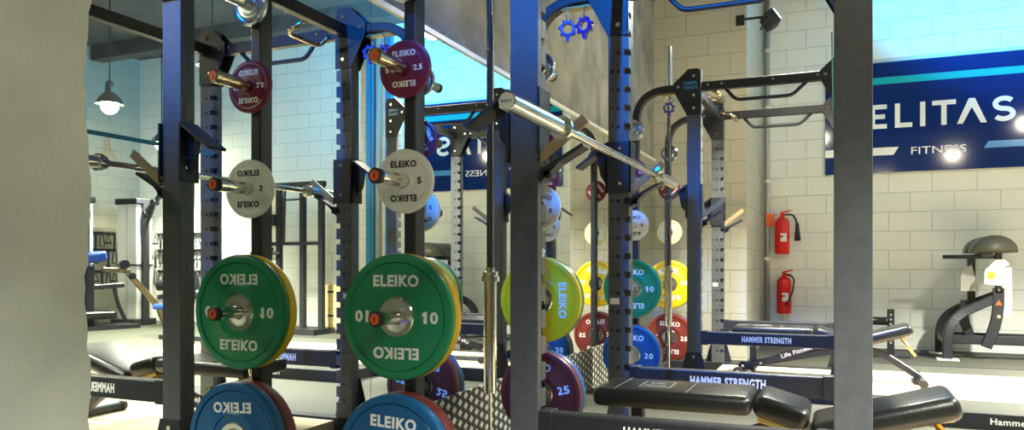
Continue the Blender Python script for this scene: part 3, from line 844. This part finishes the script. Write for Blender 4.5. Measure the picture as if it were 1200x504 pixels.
# ------------------------------------------------------------------ curl machine by the sign wall
t = thing('curl_machine', 'dark preacher curl machine with a dome pad below the sign', 'gym machine', (1.05, 9.25, 0))
for yy2, nm in ((-0.30, 0), (0.35, 1)):
    b = nb(); rtube(b, rounded([(0.0, yy2, 0.012), (0.0, yy2, 0.42), (0.50, yy2*0.35, 0.66)], 0.22, 10), 0.09, 0.08, (0, 1, 0)); obj('side_leg', b, 'black', t)
    b = nb(); box(b, (0.0, yy2, 0.008), (0.20, 0.14, 0.016), bev=0.003); obj('foot_plate', b, 'whitem', t)
b = nb(); rtube(b, [(0.0, -0.1, 0.20), (1.30, -0.1, 0.20)], 0.09, 0.08, (0, 1, 0)); rtube(b, [(0.0, 0.15, 0.24), (1.30, 0.15, 0.24)], 0.03, 0.05, (0, 1, 0)); box(b, (0, 0.02, 0.20), (0.06, 0.66, 0.07)); box(b, (1.25, 0, 0.10), (0.08, 0.6, 0.20)); obj('base_beam', b, 'black', t)
b = nb(); rtube(b, rounded([(0.36, -0.16, 0.13), (0.47, -0.16, 0.42), (0.47, -0.16, 0.74)], 0.2), 0.10, 0.05, (0, 1, 0)); box(b, (0.47, -0.16, 0.90), (0.06, 0.05, 0.42))
for z in (0.45, 0.72): cyl(b, (0.47, -0.186, z), (0.47, -0.192, z), 0.018, seg=12, mi=1)
prism(b, [(0.44, 0.565), (0.50, 0.565), (0.47, 0.62)], 'y', -0.189, -0.186, mi=2)
obj('front_post', b, ['black', 'chrome', 'orange'], t)
b = nb(); box(b, (0.27, 0.12, 0.80), (0.07, 0.06, 0.56)); rtube(b, rounded([(0.27, 0.12, 0.20), (0.19, 0.12, 0.40), (0.22, 0.12, 0.60)], 0.1), 0.09, 0.05, (0, 1, 0)); obj('rear_post', b, 'black', t)
b = nb(); prism(b, [(0.34, 0.78), (0.34, 0.92), (0.44, 1.03), (0.52, 1.03), (0.56, 0.98), (0.50, 0.95), (0.56, 0.92), (0.50, 0.88), (0.56, 0.85), (0.50, 0.82), (0.52, 0.76)], 'y', -0.205, -0.19); box(b, (0.55, -0.10, 0.70), (0.09, 0.03, 0.5)); box(b, (0.40, -0.208, 0.87), (0.06, 0.003, 0.07), mi=1); obj('angle_guard', b, ['whitem', 'warn'], t)
b = nb(); prism(b, [(0.16, 0.70), (0.16, 0.86), (0.21, 0.95), (0.26, 0.98), (0.32, 0.70)], 'y', 0.02, 0.05); obj('grey_guard', b, 'greym', t)
def dome(b, cx_, y0, y1, zb_, R_, Hh):
    pts = [(cx_+R_*math.cos(PI*k/20), zb_+Hh*math.sin(PI*k/20)) for k in range(21)]
    prism(b, pts, 'y', y0, y1)
for yy2, y3 in ((-0.30, 0.02), (0.06, 0.38)):
    b = nb(); dome(b, 0.42, yy2, y3, 1.10, 0.20, 0.175); bmesh.ops.bevel(b, geom=[e for e in b.edges if abs(e.verts[0].co.y-e.verts[1].co.y) < 1e-5], offset=0.02, segments=3, affect='EDGES')
    for f in b.faces: f.smooth = True
    obj('arm_pad', b, 'vinylolive', t)
b = nb(); cyl(b, (-0.02, -0.10, 1.06), (0.50, -0.10, 1.06), 0.020, seg=12); box(b, (0.36, 0.0, 1.075), (0.10, 0.5, 0.04)); obj('curl_handle', b, 'black', t)

# small stand behind bench at the wall
t = thing('ladder_stand', 'short black post with holes and a roller by the wall', 'stand', (0.54, 9.15, 0))
b = nb(); rtube(b, [(0, 0, 0.02), (0, 0, 0.50)], 0.07, 0.04, (0, 1, 0))
for k in range(7): cyl(b, (0, -0.021, 0.14+k*0.05), (0, -0.024, 0.14+k*0.05), 0.012, seg=10, mi=1)
obj('post', b, ['black', 'textg'], t)
b = nb(); box(b, (0, 0, 0.012), (0.35, 0.40, 0.024), bev=0.004); obj('base_plate', b, 'black', t)
b = nb(); cyl(b, (-0.42, 0, 0.37), (-0.05, 0, 0.37), 0.045, seg=18); sphere(b, (-0.05, 0, 0.37), 0.045); obj('roller_pad', b, 'vinyl', t)

# ------------------------------------------------------------------ equipment seen only in the mirror
def cable_tower(label, loc, rz, arm):
    t = thing('cable_tower', label, 'cable machine', loc, rz, 'white cable towers')
    b = nb(); box(b, (0, 0, 1.03), (0.42, 0.30, 1.86), bev=0.01); box(b, (0, -0.152, 1.03), (0.012, 0.006, 1.80), mi=1); obj('white_shroud', b, ['whitem', 'greym'], t)
    b = nb(); box(b, (0, 0, 2.0), (0.50, 0.36, 0.10), bev=0.02); box(b, (0, -0.02, 0.05), (0.50, 0.46, 0.10), bev=0.01); box(b, (0, 0, 0.97), (0.45, 0.32, 0.03))
    for s in (-1, 1): box(b, (s*0.235, 0, 1.0), (0.05, 0.12, 1.95))
    obj('black_frame', b, 'black', t)
    if arm:
        b = nb(); rtube(b, [(-0.24, -0.05, 1.75), (-0.75, -0.05, 2.20)], 0.07, 0.06, (0, 1, 0))
        for k in (0.1, 0.5, 0.95): cyl(b, (-0.24-0.51*k, -0.10, 1.75+0.45*k), (-0.24-0.51*k, 0.0, 1.75+0.45*k), 0.05, seg=16)
        rtube(b, [(-0.24, -0.05, 1.45), (-0.50, -0.05, 1.97)], 0.05, 0.05, (0, 1, 0))
        obj('pulley_arm', b, 'black', t)
    return t
cable_tower('white cable tower with a raised black pulley arm, seen in the mirror', (6.98, 9.08, 0), 0, True)
cable_tower('white cable tower cut off by the plaster wall edge, seen in the mirror', (7.42, 8.35, 0), 0, False)

def attach_rack(label, loc, rz, w_, rows):
    t = thing('attachment_rack', label, 'wall rack', loc, rz, 'racks of cable attachments')
    for z in rows:
        b = nb(); box(b, (0, -0.02, z), (w_, 0.04, 0.05), bev=0.004)
        for k in range(int(w_/0.12)):
            x = -w_/2+0.06+k*0.12; cyl(b, (x, -0.03, z), (x, -0.14, z+0.02), 0.008, seg=8)
        obj('hook_rail', b, 'blacksat', t)
    b = nb()
    return t
def attachment(k, label, loc, rz):
    b = nb()
    if k == 0:
        tube(b, rounded([(-0.05, 0, -0.16), (0, 0, 0), (0.05, 0, -0.16)], 0.02), 0.006, 6); cyl(b, (-0.065, 0, -0.16), (0.065, 0, -0.16), 0.015, seg=8)
    elif k == 1:
        cyl(b, (0, 0, 0), (0, 0, -0.26), 0.018, seg=8); sphere(b, (0, 0, -0.27), 0.03, u=8, v=6)
    else:
        tube(b, rounded([(-0.02, 0, 0.0), (-0.05, 0, -0.22), (0.05, 0, -0.22), (0.02, 0, 0)], 0.02), 0.009, 6)
    o = obj('cable_attachment', b, 'blacksat'); o.location = loc; o.rotation_euler = (0, 0, rz)
    return tag(o, label, 'cable handle', 'cable handles on the wall racks')
WH = ['stirrup handle', 'rope handle', 'triangle handle']
PL = {0: ('upper', 1.50), 1: ('middle', 1.22), 2: ('lower', 0.86)}
attach_rack('rack of black cable handles on the sign-side wall, right of the white towers', (6.75, YS, 0), 0, 1.2, (1.50, 1.22, 0.86))
attach_rack('rack of black cable handles on the end wall between the white towers', (XR, 8.85, 0), -PI/2, 1.0, (1.50, 1.22, 0.86))
protoA = [None]*3
ORD = ['first', 'second', 'third', 'fourth', 'fifth', 'sixth', 'seventh', 'eighth', 'ninth', 'tenth']
for z_i, (pn, z) in PL.items():
    for k in range(10):
        kd = (k*2+z_i) % 3
        lab = 'black %s on the %s rail of the sign-side rack, %s from left' % (WH[kd], pn, ORD[k])
        loc = (6.75-0.54+k*0.12, YS-0.13, z)
        if protoA[kd] is None: protoA[kd] = attachment(kd, lab, loc, 0)
        else:
            c = protoA[kd].copy(); COL.objects.link(c); c.location = loc; c['label'] = lab
    for k in range(8):
        kd = (k+z_i) % 3
        c = protoA[kd].copy(); COL.objects.link(c); c.location = (XR-0.13, 8.85-0.42+k*0.12, z); c.rotation_euler = (0, 0, PI/2)
        c['label'] = 'black %s on the %s rail of the end wall rack, %s from left' % (WH[kd], pn, ORD[k])

# leg machine with blue pad (mirror, far left)
t = thing('leg_machine', 'leg machine with a blue back pad and bent steel leg, seen in the mirror', 'gym machine', (6.62, 8.50, 0), math.radians(-74))
b = nb(); box(b, (0.45, 0, 1.08), (0.42, 0.34, 0.16), rot=Y(0.15), bev=0.05, seg=3); obj('back_pad', b, 'bluepad', t)
b = nb(); box(b, (0.45, 0, 0.22), (0.62, 0.5, 0.12), bev=0.04, seg=3); obj('seat_pad', b, 'vinyl', t)
b = nb(); rtube(b, [(0.30, -0.1, 0.90), (-0.05, -0.1, 0.88), (-0.55, -0.1, 0.30), (-0.66, -0.1, 0.012)], 0.08, 0.07, (0, 1, 0)); obj('bent_leg', b, 'bronze', t)
b = nb(); rtube(b, [(0.45, 0, 0.95), (0.45, 0, 0.05)], 0.12, 0.10, (0, 1, 0)); rtube(b, [(0.6, 0.1, 0.62), (-0.1, 0.1, 0.66)], 0.07, 0.07, (0, 1, 0)); rtube(b, rounded([(0.0, 0.2, 0.62), (-0.05, 0.2, 0.35), (-0.2, 0.2, 0.05)], 0.2), 0.05, 0.05, (0, 1, 0))
box(b, (0.3, 0, 0.03), (1.0, 0.5, 0.06)); obj('frame', b, 'black', t)
b = nb(); cyl(b, (0.0, -0.18, 0.98), (0.0, -0.10, 0.98), 0.07, seg=20); cyl(b, (-0.12, -0.18, 0.80), (-0.12, -0.12, 0.80), 0.05, seg=16); obj('cam_wheel', b, 'black', t)

# blue seat machine (mirror)
t = thing('roller_machine', 'machine with black rollers and a blue seat pad, seen in the mirror', 'gym machine', (4.35, 7.45, 0), 0)
b = nb(); box(b, (0.05, 0, 0.43), (0.42, 0.30, 0.075), bev=0.025, seg=3); obj('seat_pad', b, 'bluepad', t)
b = nb(); rtube(b, [(0.0, 0, 0.40), (0.0, 0, 0.02)], 0.09, 0.08, (0, 1, 0)); box(b, (-0.15, 0, 0.03), (0.8, 0.10, 0.06)); rtube(b, [(-0.2, 0, 0.05), (-0.3, 0, 0.9)], 0.08, 0.08, (0, 1, 0)); rtube(b, [(-0.25, 0, 0.62), (0.3, 0, 0.55)], 0.06, 0.06, (0, 1, 0)); obj('frame', b, 'black', t)
for (x, z) in ((0.28, 0.70), (0.06, 0.58)):
    b = nb(); cyl(b, (x, -0.03, z), (x-0.5, 0.15, z+0.03), 0.07, seg=20); cyl(b, (x+0.004, -0.032, z), (x-0.004, -0.028, z), 0.03, seg=16, mi=1); obj('roller_pad', b, ['vinyl', 'greym'], t)

# cable trainer and plyo boxes (mirror, middle)
t = thing('cable_trainer', 'black dual pulley trainer frame with a white weight stack, seen in the mirror', 'cable machine', (3.72, 8.85, 0), 0)
b = nb()
for x in (-0.30, 0.12, 0.42, -0.62): box(b, (x, 0, 1.05), (0.07, 0.08, 2.10), bev=0.004)
box(b, (-0.10, 0, 2.12), (1.15, 0.08, 0.07)); box(b, (-0.10, 0, 0.04), (1.15, 0.5, 0.08)); box(b, (-0.10, 0, 1.28), (1.1, 0.06, 0.05)); obj('frame', b, 'black', t)
b = nb(); box(b, (0.27, 0.04, 1.10), (0.22, 0.10, 1.90)); obj('weight_shroud', b, 'whitem', t)
b = nb(); box(b, (0.27, -0.06, 1.62), (0.26, 0.09, 0.16), bev=0.01); box(b, (0.27, -0.06, 0.55), (0.26, 0.09, 0.22), bev=0.01); text(b, 'Life Fitness', 0.18, 0.03, (0.27, -0.106, 1.63), (1, 0, 0), (0, 0, 1), mi=1); obj('stack_cover', b, ['black', 'textg'], t)
b = nb(); box(b, (0.27, -0.07, 1.02), (0.07, 0.06, 0.60)); 
for k in range(5): box(b, (0.20+k*0.03, -0.09, 1.20-0.03*(k % 2)), (0.05, 0.06, 0.04), rot=Y(0.5*k))
cyl(b, (0.02, -0.1, 1.14), (0.55, -0.1, 1.14), 0.022, seg=12); obj('pulley_carriage', b, 'black', t)
b = nb(); tube(b, [(-0.62, -0.02, 2.1), (-0.30, -0.10, 1.9), (0.1, -0.02, 1.9)], 0.012, 8); tube(b, rounded([(-0.12, -0.05, 2.12), (-0.02, -0.05, 2.05), (0.0, -0.05, 1.3)], 0.06), 0.02, 8); obj('cable', b, 'blacksat', t)
for i, (z, lab) in enumerate(((0.17, 'lower pale plywood jump box, beside the black trainer, in the mirror'), (0.515, 'upper pale plywood jump box, on top of the other, in the mirror'))):
    t = thing('jump_box', lab, 'plyo box', (3.16, 9.35, z-0.17), 0, 'stacked jump boxes')
    b = nb(); box(b, (0, 0, 0.17), (0.42, 0.42, 0.34), bev=0.003); obj('box_shell', b, 'ply', t)
    b = nb(); box(b, (0, -0.2106, 0.24), (0.11, 0.002, 0.03), bev=0.0008); obj('hand_slot', b, 'blacksat', t)
# blue frame strips beyond the sign (mirror)
for i, (x, w_, m_) in enumerate(((2.62, 0.10, 'bluepaint'), (2.80, 0.05, 'greym'), (2.95, 0.13, 'bluepaint'))):
    b = nb(); box(b, (x, YS-0.04, ZC/2), (w_, 0.078, ZC)); struct('trim_%d' % (i+5), b, m_)
